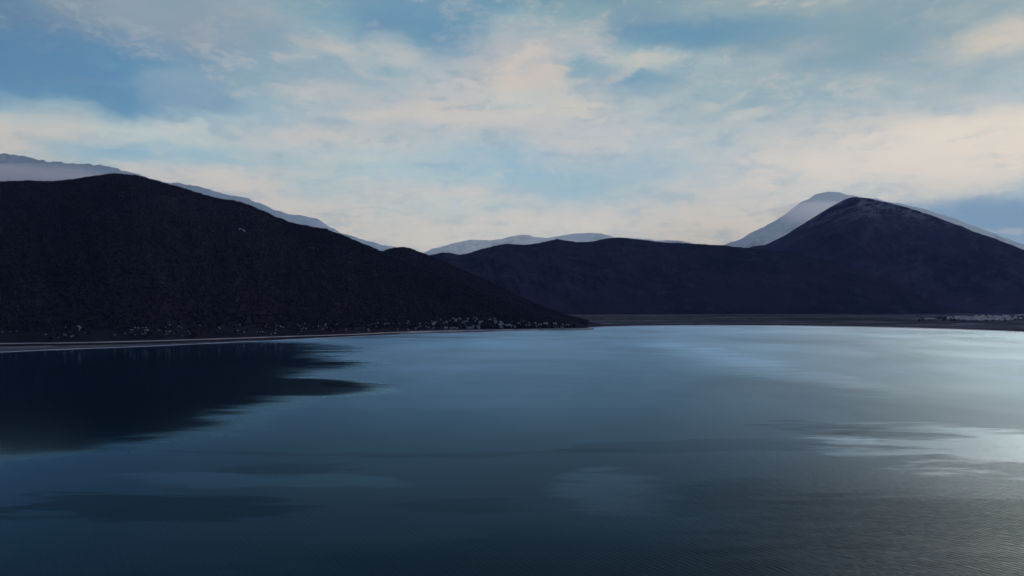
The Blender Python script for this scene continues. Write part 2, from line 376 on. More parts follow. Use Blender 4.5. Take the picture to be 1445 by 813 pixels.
# pale wet beach along the waterline
bo = np.array([-3.0, 0.0, 0.35, 0.7, 1.0])
bw = np.interp(np.degrees(th), [-45, -37, -25, -10, -4, 2, 8, 20, 30, 37, 50], [15, 15, 14, 12, 24, 50, 60, 70, 70, 60, 55]) * (1 + 0.5 * fbm(th * 90, th * 0, 3, 9))
br = Rsh[None, :] + np.where(bo[:, None] < 0, bo[:, None], bo[:, None] * bw[None, :])
bz = ground_z(br - Rsh[None, :]) + 0.10; bz[0] = -0.1
bz[1:] += fbm(br[1:] * np.sin(th) / 180, br[1:] * np.cos(th) / 180, 4, 3) * np.clip((br[1:] - Rsh) / 100, 0, 1) * 1.2
M['beach'] = noisy('pale_wet_sand', (0.20, 0.32, 0.48), (0.30, 0.46, 0.68), 0.006, rough=0.9, spec=0.1)
structure(grid_mesh('beach', br * np.sin(th), br * np.cos(th), bz, M['beach'], wrap=True))

# ------------------------------------------------------------------ lake
wr = np.concatenate([[1.0], np.linspace(0.01, 0.99, 60), [1.0]]); wr = np.concatenate([[0.0], np.linspace(0.02, 0.985, 50)])
wx = np.concatenate([wr[:, None] * Rsh[None, :], (Rsh + 8)[None, :]], 0)
m, t, b = mat('lake_water', (0.001, 0.005, 0.008), 0.3, 0.5)
b.inputs['IOR'].default_value = 1.333; WB = b
p = t.add('ShaderNodeTexCoord').outputs['Object']
wn = t.vmath('SUBTRACT', t.noise(t.vmath('MULTIPLY', p, (1.0, 0.45, 1)), 0.0014, 2, 0.45, 0.0, col=True), (0.5, 0.5, 0.5))
pw = t.vmath('ADD', p, t.vmath('MULTIPLY', wn, (240.0, 240.0, 0.0)))
wf = t.vmath('SUBTRACT', t.noise(t.vmath('MULTIPLY', p, (1.0, 0.6, 1)), 0.012, 2, 0.5, 0.0, col=True), (0.5, 0.5, 0.5))
pw = t.vmath('ADD', pw, t.vmath('MULTIPLY', wf, (18.0, 22.0, 0.0)))
streak = t.math('SUBTRACT', t.noise(t.vmath('MULTIPLY', p, (0.28, 1.0, 1)), 0.016, 7, 0.60, 0.2), 0.5)
streak = t.math('ADD', streak, t.math('SUBTRACT', t.noise(t.vmath('MULTIPLY', p, (0.45, 1.0, 1)), 0.0055, 3, 0.5), 0.5))
streak = t.math('ADD', streak, t.math('SUBTRACT', t.noise(t.vmath('MULTIPLY', p, (0.22, 1.0, 1)), 0.055, 6, 0.62, 0.3), 0.5))
def wpatch(px, py, hw, hh, rot=0.0, lo=0.20, hi=0.36, amp=1.9):   # mask of a calm patch, painted glint or painted dark streak on the lake
    Yc = depth_on(px, py); Y1 = depth_on(px, py + hh); Y2 = depth_on(px, py - hh)
    yc = (Y1 + Y2) / 2; sy = (Y2 - Y1) / 2 * 1.38
    mp = t.add('ShaderNodeMapping', vector_type='TEXTURE')
    t.put(mp.inputs[0], pw); mp.inputs[1].default_value = ((px - CX) / F * Yc, yc, 0)
    mp.inputs[2].default_value = (0, 0, R(rot)); mp.inputs[3].default_value = (hw / F * Yc * 1.38, sy, 1)
    g = t.add('ShaderNodeTexGradient', gradient_type='SPHERICAL'); t.l.new(mp.outputs[0], g.inputs[0])
    edge = t.math('MULTIPLY', streak, t.rng(g.outputs['Fac'], 0.0, 0.22, 0.0, amp))
    return t.rng(t.math('ADD', g.outputs['Fac'], edge), lo, hi)
rough = 0.36
wind = t.noise(t.vmath('MULTIPLY', pw, (0.0010, 0.0030, 1)), 1.0, 5, 0.55, 0.4)
sx_ = t.add('ShaderNodeSeparateXYZ'); t.put(sx_.inputs[0], pw)
ratio = t.math('DIVIDE', sx_.outputs[0], t.math('MAXIMUM', sx_.outputs[1], 50.0))
rbase = t.rng(t.math('ADD', ratio, t.math('DIVIDE', sx_.outputs[1], 12000.0)), 0.35, 1.0, 0.37, 0.31)
rough = t.math('ADD', rbase, t.math('MULTIPLY', t.math('SUBTRACT', wind, 0.5), 0.25))
CALM = [(-40, 614, 320, 42), (20, 577, 330, 50), (-10, 532, 420, 36), (-30, 503, 460, 21), (385, 548, 130, 13), (360, 516, 90, 4)]
for px, py, hw, hh in CALM:
    rough = t.fmix(wpatch(px, py, hw, hh, 0.0, 0.06, 0.40, 0.30), rough, 0.10)
glint_gain = t.math('ADD', 1.10, t.math('MULTIPLY', t.math('SUBTRACT', t.noise(t.vmath('MULTIPLY', p, (1.3, 0.8, 1)), 0.0022, 4, 0.55, 0.5), 0.5), 1.05))  # reflection strength; the patches below paint in glints and dark streaks
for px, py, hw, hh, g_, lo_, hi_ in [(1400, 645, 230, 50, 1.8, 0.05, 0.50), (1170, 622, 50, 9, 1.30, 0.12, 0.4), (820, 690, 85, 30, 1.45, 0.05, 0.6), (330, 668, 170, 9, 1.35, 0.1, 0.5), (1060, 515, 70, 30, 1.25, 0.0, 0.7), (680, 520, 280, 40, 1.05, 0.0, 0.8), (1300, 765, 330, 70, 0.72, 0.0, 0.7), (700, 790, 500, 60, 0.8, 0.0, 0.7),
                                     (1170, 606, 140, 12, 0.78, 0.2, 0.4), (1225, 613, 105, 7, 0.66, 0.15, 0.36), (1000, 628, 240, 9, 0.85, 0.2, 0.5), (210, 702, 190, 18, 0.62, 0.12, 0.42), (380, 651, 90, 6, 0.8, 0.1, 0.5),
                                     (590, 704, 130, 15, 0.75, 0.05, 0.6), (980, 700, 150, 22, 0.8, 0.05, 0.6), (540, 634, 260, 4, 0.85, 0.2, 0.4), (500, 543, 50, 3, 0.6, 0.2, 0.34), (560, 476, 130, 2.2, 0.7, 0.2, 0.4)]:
    glint_gain = t.fmix(wpatch(px, py, hw, hh, 0.0, lo_, hi_), glint_gain, t.math('MULTIPLY', glint_gain, g_))
b.inputs['Specular IOR Level'].default_value = 0.0; b.inputs['Roughness'].default_value = 1.0
gl = t.add('ShaderNodeBsdfGlossy'); gl.inputs['Color'].default_value = (0.46, 0.77, 1.0, 1); t.put(gl.inputs['Roughness'], rough)
lw = t.add('ShaderNodeLayerWeight'); lw.inputs['Blend'].default_value = 0.5
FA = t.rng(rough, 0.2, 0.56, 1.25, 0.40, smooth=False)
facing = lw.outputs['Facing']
fr = t.math('ADD', 0.02, t.math('MULTIPLY', t.math('POWER', facing, 6.6), t.math('MULTIPLY', FA, glint_gain)), clamp=True)
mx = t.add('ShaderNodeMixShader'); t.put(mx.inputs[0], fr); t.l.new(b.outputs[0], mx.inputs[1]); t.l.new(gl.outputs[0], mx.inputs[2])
outn = [n_ for n_ in t.n if n_.type == 'OUTPUT_MATERIAL'][0]; t.l.new(mx.outputs[0], outn.inputs[0])
# ripples
spw = t.add('ShaderNodeSeparateXYZ'); t.put(spw.inputs[0], p); sy_w = spw.outputs[1]
pr = t.add('ShaderNodeMapping'); t.put(pr.inputs[0], p); pr.inputs['Rotation'].default_value = (0, 0, R(54))
prv = t.vmath('MULTIPLY', pr.outputs[0], (0.35, 1.0, 1.0))
r1 = t.noise(prv, 0.55, 3, 0.5, 0.2); r2 = t.noise(prv, 0.16, 3, 0.5, 0.4)
wv = t.add('ShaderNodeTexWave', wave_type='BANDS', bands_direction='Y', wave_profile='SIN')
t.put(wv.inputs['Vector'], pr.outputs[0]); wv.inputs['Scale'].default_value = 0.11; wv.inputs['Distortion'].default_value = 5.0
wv.inputs['Detail'].default_value = 4; wv.inputs['Detail Scale'].default_value = 0.35; wv.inputs['Detail Roughness'].default_value = 0.6
hgt = t.math('ADD', t.math('ADD', t.math('MULTIPLY', r1, 0.30), t.math('MULTIPLY', r2, 0.26)), t.math('MULTIPLY', wv.outputs['Fac'], 0.09))
bp = t.add('ShaderNodeBump'); bp.inputs['Distance'].default_value = 1.0
t.put(bp.inputs['Strength'], t.math('MULTIPLY', t.rng(rough, 0.08, 0.36, 0.1, 1.0, smooth=False), t.math('MULTIPLY', t.rng(sy_w, 1200.0, 300.0, 0.06, 1.0), t.rng(ratio, -0.1, 0.6, 0.45, 1.25)))); t.put(bp.inputs['Height'], hgt); t.l.new(bp.outputs[0], gl.inputs['Normal'])
M['water'] = m
structure(grid_mesh('lake_water', wx * np.sin(th), wx * np.cos(th), np.zeros_like(wx), M['water'], wrap=True))

# ------------------------------------------------------------------ hills and mountains
class Range:
    """A ridge line of real size: crest through the given points at its own depth, foot on the plain."""
    def __init__(s, crest, cdepth, foot, fz=2.0, gully=40.0, gs=300.0, cn=4.0, cs=60.0, prof=1.0, seed=1):
        s.crest = interp(crest); s.cd = interp(cdepth); s.foot = foot; s.fz = fz
        s.gully = gully; s.gs = gs; s.cn = cn; s.cs = cs; s.prof = prof; s.seed = seed
        s.x0, s.x1 = crest[0][0], crest[-1][0]
    def at(s, px, v):
        px = np.asarray(px, float); v = np.asarray(v, float)
        x, y, z = ray_np(px, s.crest(px)); Yc = s.cd(px); zc = CAM_H + z / y * Yc
        Yf = np.minimum(s.foot(px), Yc - 60)
        ta = tan_az(px)
        vv = np.clip(v, 0, 1)
        Y = Yf + (Yc - Yf) * v
        zz = s.fz + (zc - s.fz) * (vv ** s.prof)
        over = np.clip(v - 1, 0, None)
        zz = np.where(v > 1, zc - (zc + 40) * np.clip(over * 1.1, 0, 1.2), zz)
        X = ta * Y
        env = np.sin(np.pi * np.clip(vv, 0, 1)) ** 0.8 * np.clip((zc - s.fz) / (s.gully * 6), 0, 1)
        along = ta * s.cd(px)
        g = fbm(along / s.gs + v * 0.5, v * 1.3 + ta * 0.4, 6, s.seed, 0.55, True)
        g2 = fbm(X / (s.gs * 0.5), Y / (s.gs * 0.5), 5, s.seed + 31, 0.6)
        zz = zz + env * s.gully * (g * 2.0 + g2 * 1.0)
        zz = zz + fbm(along / s.cs, Y / s.cs * 0.3, 4, s.seed + 57, 0.65) * s.cn * np.clip((zc - 5) / 60, 0, 1) * np.clip(vv * 4, 0, 1)
        return X, Y, zz
    def build(s, name, m, nx, nv, back=1.7):
        px = np.linspace(s.x0, s.x1, nx)
        v = np.concatenate([np.linspace(-0.03, 1.0, nv), np.linspace(1.0, back, 14)[1:]])
        PX, V = np.meshgrid(px, v)
        X, Y, Z = s.at(PX, V)
        Z[0] -= 12
        return structure(grid_mesh(name, X, Y, Z, m))

ROAD = interp([(-400, 507), (-200, 494), (-100, 488.5), (0, 484.5), (80, 483.6), (160, 482), (230, 480.2), (300, 478), (400, 474.6), (500, 471.3), (600, 467),
               (700, 464.9), (760, 464), (830, 463), (870, 461.6)])
def road_depth(px):
    px = np.asarray(px, float); x, y, z = ray_np(px, ROAD(px)); return (7.0 - CAM_H) / z * y

left = Range([(-1150, 424), (-900, 385), (-700, 338), (-500, 300), (-350, 285), (-200, 268), (-80, 259), (0, 257), (40, 256.5), (80, 256.5), (110, 252.5), (140, 248), (163, 246.5), (190, 249), (225, 258), (260, 268), (300, 279.5), (345, 288.5),
              (370, 299), (400, 312.5), (440, 321.5), (470, 328), (500, 341), (530, 353), (560, 366), (600, 382), (650, 402), (700, 420), (750, 437), (790, 449), (830, 459.5)],
             [(-500, 4200), (0, 3900), (160, 3800), (400, 3700), (600, 3400), (750, 3150), (830, 3080)],
             lambda px: road_depth(px) + 14, 5.0, gully=22, gs=600, cn=13, cs=50, prof=0.95, seed=11)
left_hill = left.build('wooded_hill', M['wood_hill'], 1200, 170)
spur = Range([(430, 440), (480, 400), (520, 368), (545, 354), (575, 350.5), (590, 356), (604, 361), (630, 372), (690, 398), (750, 427), (800, 446), (850, 458)],
             [(430, 4700), (575, 4800), (700, 4400), (850, 3500)], lambda px: 3400 + 0 * px, 3.0, gully=26, gs=420, cn=6, cs=40, prof=1.0, seed=21)
spur.build('wooded_spur', M['wood_hill'], 360, 90)
mid = Range([(480, 395), (560, 370), (590, 364), (604, 360.5), (630, 357), (655, 359), (680, 352), (700, 347), (718, 344), (740, 345.5), (760, 343), (788, 338), (810, 341), (830, 342), (850, 337.5),
             (875, 335), (900, 337.5), (940, 342), (980, 344), (1020, 346), (1060, 350), (1110, 356), (1170, 368), (1240, 388), (1320, 415), (1400, 436), (1450, 444)],
            [(480, 7600), (875, 8400), (1100, 8000), (1450, 7000)], lambda px: np.interp(px, [480, 900, 1450], [5600, 6300, 6700]), 9.0, gully=60, gs=700, cn=26, cs=130, prof=0.9, seed=33)
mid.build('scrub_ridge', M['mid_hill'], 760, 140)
peak = Range([(960, 380), (1020, 360), (1060, 349), (1080, 345), (1100, 336.5), (1120, 325), (1150, 306), (1175, 291), (1195, 281), (1207, 278), (1225, 279.5), (1240, 283), (1270, 289.5), (1300, 298.5),
              (1340, 313), (1380, 328), (1420, 342), (1445, 351.5), (1520, 378), (1620, 402), (1800, 425)],
             [(960, 9600), (1210, 9800), (1445, 9000), (1800, 8000)], lambda px: np.interp(px, [960, 1200, 1445, 1800], [6800, 6900, 6600, 6000]), 9.0, gully=95, gs=700, cn=26, cs=140, prof=1.05, seed=45)
peak.build('bare_mountain', M['peak'], 760, 170)
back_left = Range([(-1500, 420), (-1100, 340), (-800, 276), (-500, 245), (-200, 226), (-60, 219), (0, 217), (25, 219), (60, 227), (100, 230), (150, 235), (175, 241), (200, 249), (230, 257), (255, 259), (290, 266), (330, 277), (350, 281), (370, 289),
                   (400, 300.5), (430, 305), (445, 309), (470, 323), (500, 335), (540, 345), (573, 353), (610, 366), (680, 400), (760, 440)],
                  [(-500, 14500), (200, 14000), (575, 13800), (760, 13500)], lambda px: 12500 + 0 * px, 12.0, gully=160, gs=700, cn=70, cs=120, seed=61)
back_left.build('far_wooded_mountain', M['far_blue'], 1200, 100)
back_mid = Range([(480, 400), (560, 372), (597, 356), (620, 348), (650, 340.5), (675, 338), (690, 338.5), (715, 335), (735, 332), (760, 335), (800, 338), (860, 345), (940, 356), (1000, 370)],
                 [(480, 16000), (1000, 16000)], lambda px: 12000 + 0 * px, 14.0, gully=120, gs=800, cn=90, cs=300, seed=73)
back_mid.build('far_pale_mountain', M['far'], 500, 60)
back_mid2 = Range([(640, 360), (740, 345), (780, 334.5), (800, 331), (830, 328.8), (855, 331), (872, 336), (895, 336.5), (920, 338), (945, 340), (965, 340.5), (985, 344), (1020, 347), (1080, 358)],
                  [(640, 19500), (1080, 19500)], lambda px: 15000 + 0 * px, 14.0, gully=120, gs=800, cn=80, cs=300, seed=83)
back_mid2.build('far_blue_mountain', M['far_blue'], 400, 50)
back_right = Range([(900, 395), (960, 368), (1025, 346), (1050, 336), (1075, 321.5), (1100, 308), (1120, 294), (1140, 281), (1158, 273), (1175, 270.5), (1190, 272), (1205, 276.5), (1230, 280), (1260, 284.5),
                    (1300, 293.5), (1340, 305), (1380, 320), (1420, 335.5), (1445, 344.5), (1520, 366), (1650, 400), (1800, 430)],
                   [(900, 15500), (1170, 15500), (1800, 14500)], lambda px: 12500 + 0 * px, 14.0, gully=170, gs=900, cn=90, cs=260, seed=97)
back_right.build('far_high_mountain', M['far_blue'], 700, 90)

# ------------------------------------------------------------------ road along the shore
rp_ = np.linspace(-400, 838, 500); Yr = road_depth(rp_); ta = tan_az(rp_)
rad = np.array([-12.0, -5.6, -5.0, 5.0, 6.5, 16.0]); rz = np.array([1.2, 6.9, 7.0, 7.0, 6.9, 4.0])
RX = ta[None, :] * (Yr[None, :] + rad[:, None]); RY = Yr[None, :] + rad[:, None]; RZ = np.broadcast_to(rz[:, None], RX.shape).copy()
structure(grid_mesh('road', RX, RY, RZ, M['road'], smooth=False))

# ------------------------------------------------------------------ haze
def box_mesh(x0, x1, y0, y1, z0, z1):
    v = [(x, y, z) for x in (x0, x1) for y in (y0, y1) for z in (z0, z1)]
    f = [(0, 1, 3, 2), (4, 6, 7, 5), (0, 4, 5, 1), (2, 3, 7, 6), (0, 2, 6, 4), (1, 5, 7, 3)]
    return v, f
def outward(o):
    bm = bmesh.new(); bm.from_mesh(o.data); bmesh.ops.recalc_face_normals(bm, faces=bm.faces)
    if bm.calc_volume(signed=True) < 0: bmesh.ops.reverse_faces(bm, faces=bm.faces)
    bm.to_mesh(o.data); bm.free()
def volume(name, color, density, aniso=0.0):
    m = bpy.data.materials.new(name); m.use_nodes = True; t = NT(m.node_tree)
    pv = t.add('ShaderNodeVolumePrincipled'); pv.inputs['Color'].default_value = (*color, 1); pv.inputs['Density'].default_value = density
    pv.inputs['Anisotropy'].default_value = aniso
    o = t.add('ShaderNodeOutputMaterial'); t.l.new(pv.outputs[0], o.inputs['Volume'])
    return m
HAZE = 8e-6
if HAZE:
    v, f = box_mesh(-42000, 42000, -42000, 42000, -40, 3600)
    hz = mesh_obj('haze', v, f, [volume('thin_blue_haze', (0.26, 0.44, 1.0), HAZE)])
    outward(hz); hz['kind'] = 'stuff'

def mist_arc(name, label, a0, a1, r0, T, zt, color, density, aniso=0.2, z0=-20.0):
    # a long bank of mist lying behind the near ridges: thick at the bottom, thinning smoothly upward and to its ends
    zs = np.linspace(0, zt, 25); na = 49
    prof = (1 + np.cos(np.pi * zs / zt)) / 2
    V = []; Fc = []
    for i in range(na):
        u = i / (na - 1); a = R(a0 + (a1 - a0) * u); e = min(1.0, math.sin(math.pi * u) * 4)
        ring = [(r0 - 0.5 * T * e * p_ , z) for p_, z in zip(prof, zs)] + [(r0 + 0.5 * T * e * p_, z) for p_, z in zip(prof[::-1], zs[::-1])][1:]
        V += [(r * math.sin(a), r * math.cos(a), z0 + z) for r, z in ring]
    k = len(zs) * 2 - 1
    for i in range(na - 1):
        for j in range(k):
            j2 = (j + 1) % k
            Fc.append((i * k + j, i * k + j2, (i + 1) * k + j2, (i + 1) * k + j))
    Fc.append(tuple(range(k))[::-1]); Fc.append(tuple((na - 1) * k + j for j in range(k)))
    o = mesh_obj(name, V, Fc, [volume(name, color, density, aniso)], smooth=False)
    outward(o); o['kind'] = 'stuff'; o['label'] = label
    return o
mist_arc('mist', 'pale mist lying between the dark ridges and the far mountains', -70, 70, 12500, 1800, 5600, (0.70, 0.88, 1.0), 4.9e-4, 0.0)

# ------------------------------------------------------------------ small banks of cloud resting on the far mountains
def ico(sub):
    bm = bmesh.new(); bmesh.ops.create_icosphere(bm, subdivisions=sub, radius=1.0)
    v = np.array([p_.co[:] for p_ in bm.verts]); f = np.array([[q.index for q in fc.verts] for fc in bm.faces]); bm.free()
    return v, f
def cloud_bank(px, py, Y, hw, hh, dy, density, label, seed):
    v, f = ico(5)
    n = 1 + 0.5 * fbm(v[:, 0] * 2.6 + seed, v[:, 2] * 2.0 + v[:, 1] * 1.3, 4, seed)
    d = ray(px, py); c = d * (Y / d.y); c.z += CAM_H
    v = v.copy(); v[:, 1] = np.sign(v[:, 1]) * np.abs(v[:, 1]) ** 3
    v = v * n[:, None] * np.array([hw / F * Y, dy, hh / F * Y]) + np.array(c[:])
    o = mesh_obj('cloud_bank', v.tolist(), f.tolist(), [volume('cloud_vapour', (0.97, 0.98, 1.0), density, 0.1)], smooth=True)
    outward(o); o['kind'] = 'stuff'; o['label'] = label
    return o
cloud_bank(-10, 253, 13400, 170, 24, 600, 1.8e-3, 'white cloud bank lying along the far mountain at the left', 3)
cloud_bank(1155, 300, 13600, 75, 20, 600, 1.0e-3, 'thin cloud lying across the flank of the high far mountain', 8)

# ------------------------------------------------------------------ things: tags and copies
def tag(o, label=None, cat=None, group=None, kind=None):
    if label: o['label'] = label
    if cat: o['category'] = cat
    if group: o['group'] = group
    if kind: o['kind'] = kind
    return o
def empty(name, loc=(0, 0, 0)):
    o = bpy.data.objects.new(name, None); C.objects.link(o); o.location = loc; o.empty_display_size = 2
    return o
def copy_tree(o, parent=None):
    c = o.copy(); C.objects.link(c)
    if parent is not None: c.parent = parent
    for ch in list(o.children): copy_tree(ch, c)
    return c
def place(o, x, y, z, rz, sc):
    o.location = (x, y, z); o.rotation_euler = (0, 0, rz)
    o.scale = sc if isinstance(sc, tuple) else (sc, sc, sc)

def terrain_z(x, y):      # height of the plain and the foot of the wooded hill at a world point
    px = CX + F * x / y * 1.0
    pxs = np.interp(math.atan2(x, y), tabaz, tabpx)
    d = math.hypot(x, y) - float(np.interp(math.atan2(x, y), th, Rsh))
    g = float(ground_z(d) + fbm(np.array([x / 180.]), np.array([y / 180.]), 4, 3)[0] * min(1, max(0, d / 100)) * 1.2)
    return g

# foliage: many small leaf-sized faces through an uneven crown
def crown_mesh(h, r, kind, seed, n=260):
    rg = np.random.default_rng(seed); V = []; Fc = []
    lumps = [(rg.uniform(-.45, .45) * r, rg.uniform(-.45, .45) * r, h * rg.uniform(0.42, 0.85), r * rg.uniform(0.4, 0.62)) for _ in range(7)]
    for i in range(n):
        if kind == 'cone':
            u = rg.uniform(0.12, 1.0); a = rg.uniform(0, 6.283); q = (1.05 - u) * r * (0.6 + 0.4 * math.sqrt(rg.uniform()))
            c = np.array([q * math.cos(a), q * math.sin(a), h * u])
        else:
            lx, ly, lz, lr = lumps[rg.integers(len(lumps))]
            d = rg.normal(size=3); d /= np.linalg.norm(d) + 1e-9
            c = np.array([lx, ly, lz]) + d * lr * rg.uniform(0.5, 1.05)
        s_ = r * rg.uniform(0.13, 0.26)
        a1 = rg.normal(size=3); a1 /= np.linalg.norm(a1); a2 = np.cross(a1, rg.normal(size=3)); a2 /= np.linalg.norm(a2)
        k = len(V); V += [tuple(c - a1 * s_), tuple(c + a2 * s_ * .7), tuple(c + a1 * s_), tuple(c - a2 * s_ * .7)]
        Fc.append((k, k + 1, k + 2, k + 3))
    return V, Fc
def tube(V, Fc, a, b, ra, rb, n=7):
    a = Vector(a); b = Vector(b); d = (b - a).normalized(); u = d.orthogonal().normalized(); w_ = d.cross(u); k = len(V)
    for q, r_ in ((a, ra), (b, rb)):
        for i in range(n):
            t_ = 2 * math.pi * i / n; V.append(tuple(q + (u * math.cos(t_) + w_ * math.sin(t_)) * r_))
    for i in range(n): Fc.append((k + i, k + (i + 1) % n, k + n + (i + 1) % n, k + n + i))
    Fc.append(tuple(k + i for i in range(n))[::-1]); Fc.append(tuple(k + n + i for i in range(n)))
def make_tree(name, h, r, kind, seed, label, group):
    o = empty(name); tag(o, label, 'tree', group)
    V, Fc = [], []; tube(V, Fc, (0, 0, -0.8), (0, 0, h * 0.55), r * 0.09, r * 0.05)
    for i in range(4):
        a = i * 1.7 + seed; tube(V, Fc, (0, 0, h * (0.28 + .07 * i)), (r * .5 * math.cos(a), r * .5 * math.sin(a), h * (0.5 + .08 * i)), r * .045, r * .02, 5)
    mesh_obj('trunk', V, Fc, [M['bark']], parent=o)
    V, Fc = crown_mesh(h, r, kind, seed); mesh_obj('crown', V, Fc, [M['leaf']], parent=o)
    return o
GT = 'trees along the foot of the wooded hill'
trees = [make_tree('broadleaf_tree', 9, 4.6, 'round', 3, 'dark round-crowned tree among the pale rocks above the shore road', GT),
         make_tree('broadleaf_tree', 7, 4.2, 'round', 9, 'low spreading dark tree among the pale rocks above the shore road', GT),
         make_tree('conifer_tree', 12, 3.4, 'cone', 5, 'slim pointed dark tree rising above the shore road', GT)]
used = [False] * 3
def hill_point(px, up):      # a point on the wooded hill's foot, 'up' = metres inland from the road edge
    Yf = float(left.foot(np.array([px]))[0]); Yc = float(left.cd(np.array([px]))[0])
    v = up / (Yc - Yf)
    X, Y, Z = left.at(np.array([px]), np.array([v]))
    return float(X[0]), float(Y[0]), float(Z[0])
for i in range(270):
    px = 5 + 810 * rng.uniform() ** 0.8; up = 12 + 150 * rng.uniform() ** 1.4
    if px > 700: up *= 0.6
    x, y, z = hill_point(px, up)
    k = int(rng.integers(3)); o = trees[k] if not used[k] else copy_tree(trees[k]); used[k] = True
    place(o, x, y, z, rng.uniform(0, 6.28), float(rng.uniform(0.7, 1.5)))

# pale limestone outcrops
def make_rock(seed, label, group):
    v, f = ico(3); rg = np.random.default_rng(seed)
    a = np.sign(v) * np.abs(v) ** 0.8
    n = 1 + 1.1 * fbm(v[:, 0] * 2.6 + seed * 7, v[:, 2] * 2.6 + v[:, 1] * 1.9, 5, seed, 0.6)
    a = a * n[:, None]; a[:, 2] += 0.12 * np.round(a[:, 2] * 3 + fbm(v[:, 0] * 3, v[:, 1] * 3, 3, seed)) / 3
    a = a * np.array([1.0, 0.7, 0.75]); a[:, 0] += a[:, 2] * rg.uniform(-.3, .3)
    o = mesh_obj('rock_outcrop', a.tolist(), f.tolist(), [M['rock']])
    return tag(o, label, 'rock', group)
GR = 'pale rocks along the foot of the wooded hill'
LR = 'pale grey limestone outcrop on the slope just above the shore road'
rocks = [make_rock(s_, LR, GR) for s_ in (1, 2, 3, 4, 5)]; ru = [False] * 5
def put_rock(x, y, z, sx, sy, szz, label=None, group=None):
    k = int(rng.integers(5)); o = rocks[k] if not ru[k] else copy_tree(rocks[k]); ru[k] = True
    place(o, x, y, z, rng.uniform(-0.5, 0.5), (sx, sy, szz))
    if label: o['label'] = label
    if group: o['group'] = group
centres = [(560, .8), (580, .7), (600, 1), (628, .8), (648, 1.2), (662, 1.1), (685, 1.3), (700, 1.2), (712, 1.5), (722, 1.6), (735, 1.3), (755, 1.6), (765, 1.7), (785, 1.5), (790, 1.4), (610, .9), (672, 1.1),
           (545, .6), (455, .5), (425, .5), (368, .5), (392, .6), (385, .5), (205, .6), (192, .4), (235, .4), (262, .4), (100, .6), (110, .5), (90, .5), (340, .4), (500, .5), (525, .6), (20, .4), (745, 1.5), (775, 1.6)]
for i in range(290):
    cx_, k = centres[int(rng.integers(len(centres)))] if i % 9 else (rng.uniform(20, 800), 0.5)
    px = cx_ + rng.normal() * 7; px = min(806, max(2, px)); up = 16 + 95 * rng.uniform() * (0.5 + k / 2.2) * (0.55 if px > 740 else 1)
    x, y, z = hill_point(px, up); s_ = rng.uniform(1.6, 4.2) * (0.45 + 0.62 * k) * (1.0 if px > 530 else 0.8)
    put_rock(x, y, z + s_ * 0.25, s_ * rng.uniform(0.9, 1.9) * (1.25 if px > 540 else 1), s_, s_ * rng.uniform(0.8, 2.0) * (1.25 if px > 540 else 1))
GH = 'pale rock scars high on the wooded hill'
for cx_, cy_ in ((333, 0.66), (341, 0.66), (438, 0.70), (444, 0.70)):
    for q in range(3):
        px = cx_ + rng.normal() * 2.5; X, Y, Z = left.at(np.array([px]), np.array([cy_ + rng.normal() * 0.008]))
        put_rock(float(X[0]), float(Y[0]), float(Z[0]), 5, 5, 6, 'small pale rock scar high on the dark wooded hillside', GH)

# ------------------------------------------------------------------ village on the far plain
def quad_box(V, Fc, x0, x1, y0, y1, z0, z1):
    k = len(V); V += [(x, y, z) for x in (x0, x1) for y in (y0, y1) for z in (z0, z1)]
    Fc += [(k, k + 1, k + 3, k + 2), (k + 4, k + 6, k + 7, k + 5), (k, k + 4, k + 5, k + 1), (k + 2, k + 3, k + 7, k + 6), (k, k + 2, k + 6, k + 4), (k + 1, k + 5, k + 7, k + 3)]
def make_house(wd, dp, ht, rf, label, group, cat='house'):
    o = empty('village_house'); tag(o, label, cat, group)
    V, Fc = [], []; quad_box(V, Fc, -wd / 2, wd / 2, -dp / 2, dp / 2, -1.5, ht)
    k = len(V); V += [(-wd / 2, -dp / 2, ht), (-wd / 2, dp / 2, ht), (-wd / 2, 0, ht + rf * .94), (wd / 2, -dp / 2, ht), (wd / 2, dp / 2, ht), (wd / 2, 0, ht + rf * .94)]
    Fc += [(k, k + 1, k + 2), (k + 3, k + 5, k + 4)]
    mesh_obj('wall', V, Fc, [M['wall']], parent=o)
    e = 0.5; V = [(-wd / 2 - e, -dp / 2 - e, ht - .25), (wd / 2 + e, -dp / 2 - e, ht - .25), (wd / 2 + e, 0, ht + rf), (-wd / 2 - e, 0, ht + rf), (-wd / 2 - e, dp / 2 + e, ht - .25), (wd / 2 + e, dp / 2 + e, ht - .25)]
    V += [(x, y, z + 0.25) for x, y, z in V]
    Fc = [(0, 1, 2, 3), (3, 2, 5, 4), (6, 9, 8, 7), (9, 10, 11, 8), (0, 6, 7, 1), (4, 5, 11, 10), (0, 3, 9, 6), (3, 4, 10, 9), (1, 7, 8, 2), (2, 8, 11, 5)]
    rf_o = mesh_obj('roof', V, Fc, [M['roof']], parent=o)
    V, Fc = [], []; quad_box(V, Fc, wd * .2, wd * .2 + .8, .4, 1.2, ht, ht + rf + 1.0); mesh_obj('chimney', V, Fc, [M['wall']], parent=rf_o)
    for i in range(3):
        x = wd * (-0.32 + 0.32 * i)
        V, Fc = [], []
        if i == 1: quad_box(V, Fc, x - .55, x + .55, -dp / 2 - .06, -dp / 2 + .1, 0, 2.2); mesh_obj('door', V, Fc, [M['door']], parent=o)
        else: quad_box(V, Fc, x - .6, x + .6, -dp / 2 - .05, -dp / 2 + .1, ht * .4, ht * .4 + 1.5); mesh_obj('window', V, Fc, [M['glass']], parent=o)
    return o
GV = 'houses of the village on the far plain'
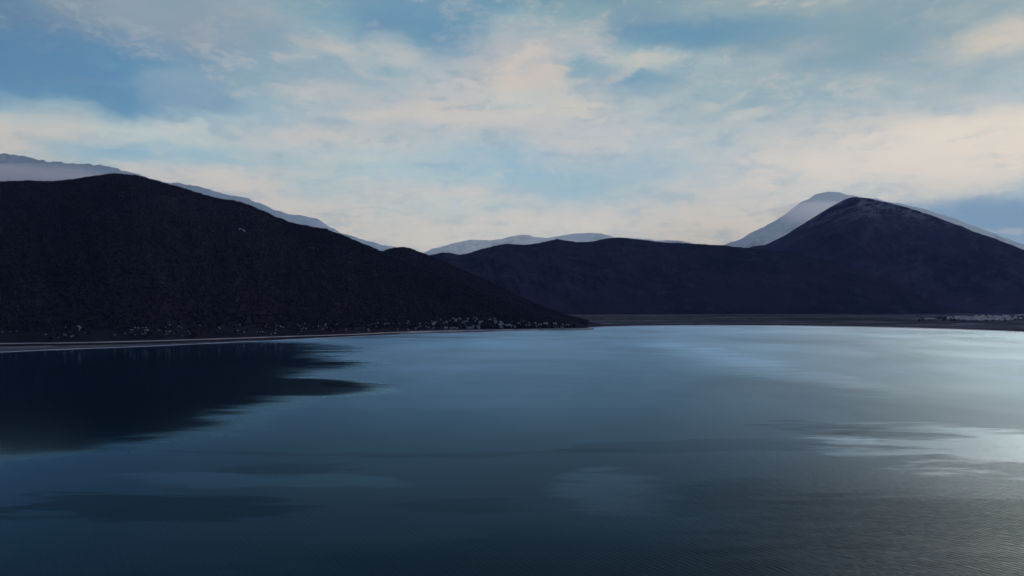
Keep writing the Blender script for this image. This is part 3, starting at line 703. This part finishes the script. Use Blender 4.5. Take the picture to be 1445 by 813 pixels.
houses = [make_house(11, 8, 5.5, 2.4, 'white-walled gabled house in the village beyond the far shore', GV),
          make_house(15, 9, 6.0, 2.6, 'wide white-walled house in the village beyond the far shore', GV),
          make_house(9, 8, 3.6, 2.0, 'low white-walled cottage in the village beyond the far shore', GV)]
hu = [False] * 3
def ground_point(px, py):
    z = 5.0
    for _ in range(3):
        Y = depth_on(px, py, z); d = ray(px, py); x = d.x / d.y * Y; z = terrain_z(x, Y)
    return x, Y, z
for i in range(150):
    for _ in range(50):
        px = rng.uniform(1346, 1472); u = (px - 1340) / 110
        lo_, hi2 = 447.2 - 3.2 * min(u, 1), 451.5 + 1.2 * min(u, 1)
        py = rng.uniform(lo_, hi2)
        if rng.uniform() < 0.35 + 0.65 * float(vnoise(np.array([px / 7.]), np.array([py / 1.6]), 4)[0]): break
    k = int(rng.integers(3)); o = houses[k] if not hu[k] else copy_tree(houses[k]); hu[k] = True
    x, y, z = ground_point(px, py); place(o, x, y, z, float(rng.normal() * 0.5), float(rng.uniform(1.0, 1.5)))
for j, (px, lab) in enumerate(((1338.5, 'pale building at the very edge of the village, first from the dark trees'), (1342.0, 'pale building second from the dark trees at the edge of the village'))):
    o = copy_tree(houses[1]); o['label'] = lab; x, y, z = ground_point(px, 449.6); place(o, x, y, z, 0.1, (1.0, 1.0, 1.7))
b_ = make_house(62, 11, 4.0, 1.8, 'long low pale building standing alone on the plain beside the village', None, 'building'); b_.name = 'long_building'
if 'group' in b_: del b_['group']
x, y, z = ground_point(1312, 450.2); place(b_, x, y, z, 0.05, 1.0)
GP = 'trees on the plain around the village'
tp = make_tree('broadleaf_tree', 9, 5.5, 'round', 23, 'dark leafy tree on the plain around the village', GP)
for i in range(70):
    o = tp if i == 0 else copy_tree(tp)
    if i < 10: px, py = rng.uniform(1325, 1336), rng.uniform(449.5, 451.5)
    else: px, py = rng.uniform(1290, 1470), rng.uniform(446, 454.5)
    x, y, z = ground_point(px, py); place(o, x, y, z, rng.uniform(0, 6.28), float(rng.uniform(0.7, 1.3)))

# ------------------------------------------------------------------ forest: one mass of crowns over the near hill
def forest(rg_, x0, x1, n, hmin, hmax, seed, vmin=0.03):
    r_ = np.random.default_rng(seed)
    px = r_.uniform(x0, x1, n); v = vmin + (1.03 - vmin) * r_.uniform(size=n) ** 0.85
    ne = n // 6; v[:ne] = 1.0 + r_.normal(size=ne) * 0.012
    X, Y, Z = rg_.at(px, v)
    base, f = ico(1)
    h = r_.uniform(hmin, hmax, n); rad_ = h * r_.uniform(0.32, 0.55, n)
    jit = 1 + 0.5 * (r_.uniform(size=(n, len(base))) - 0.5)
    P = base[None] * jit[..., None] * np.stack([rad_, rad_, h * 0.55], -1)[:, None, :]
    P = P + np.stack([X, Y, Z + h * 0.42], -1)[:, None, :]
    Fi = (f[None] + (np.arange(n) * len(base))[:, None, None]).reshape(-1, 3)
    me = bpy.data.meshes.new('forest'); co = P.reshape(-1, 3).astype(np.float32)
    me.vertices.add(len(co)); me.vertices.foreach_set('co', co.ravel())
    me.loops.add(Fi.size); me.loops.foreach_set('vertex_index', Fi.ravel().astype(np.int32))
    me.polygons.add(len(Fi)); me.polygons.foreach_set('loop_start', (np.arange(len(Fi)) * 3).astype(np.int32))
    me.update(calc_edges=True); me.materials.append(M['forest'])
    o = bpy.data.objects.new('forest', me); C.objects.link(o); o['kind'] = 'stuff'
    return o
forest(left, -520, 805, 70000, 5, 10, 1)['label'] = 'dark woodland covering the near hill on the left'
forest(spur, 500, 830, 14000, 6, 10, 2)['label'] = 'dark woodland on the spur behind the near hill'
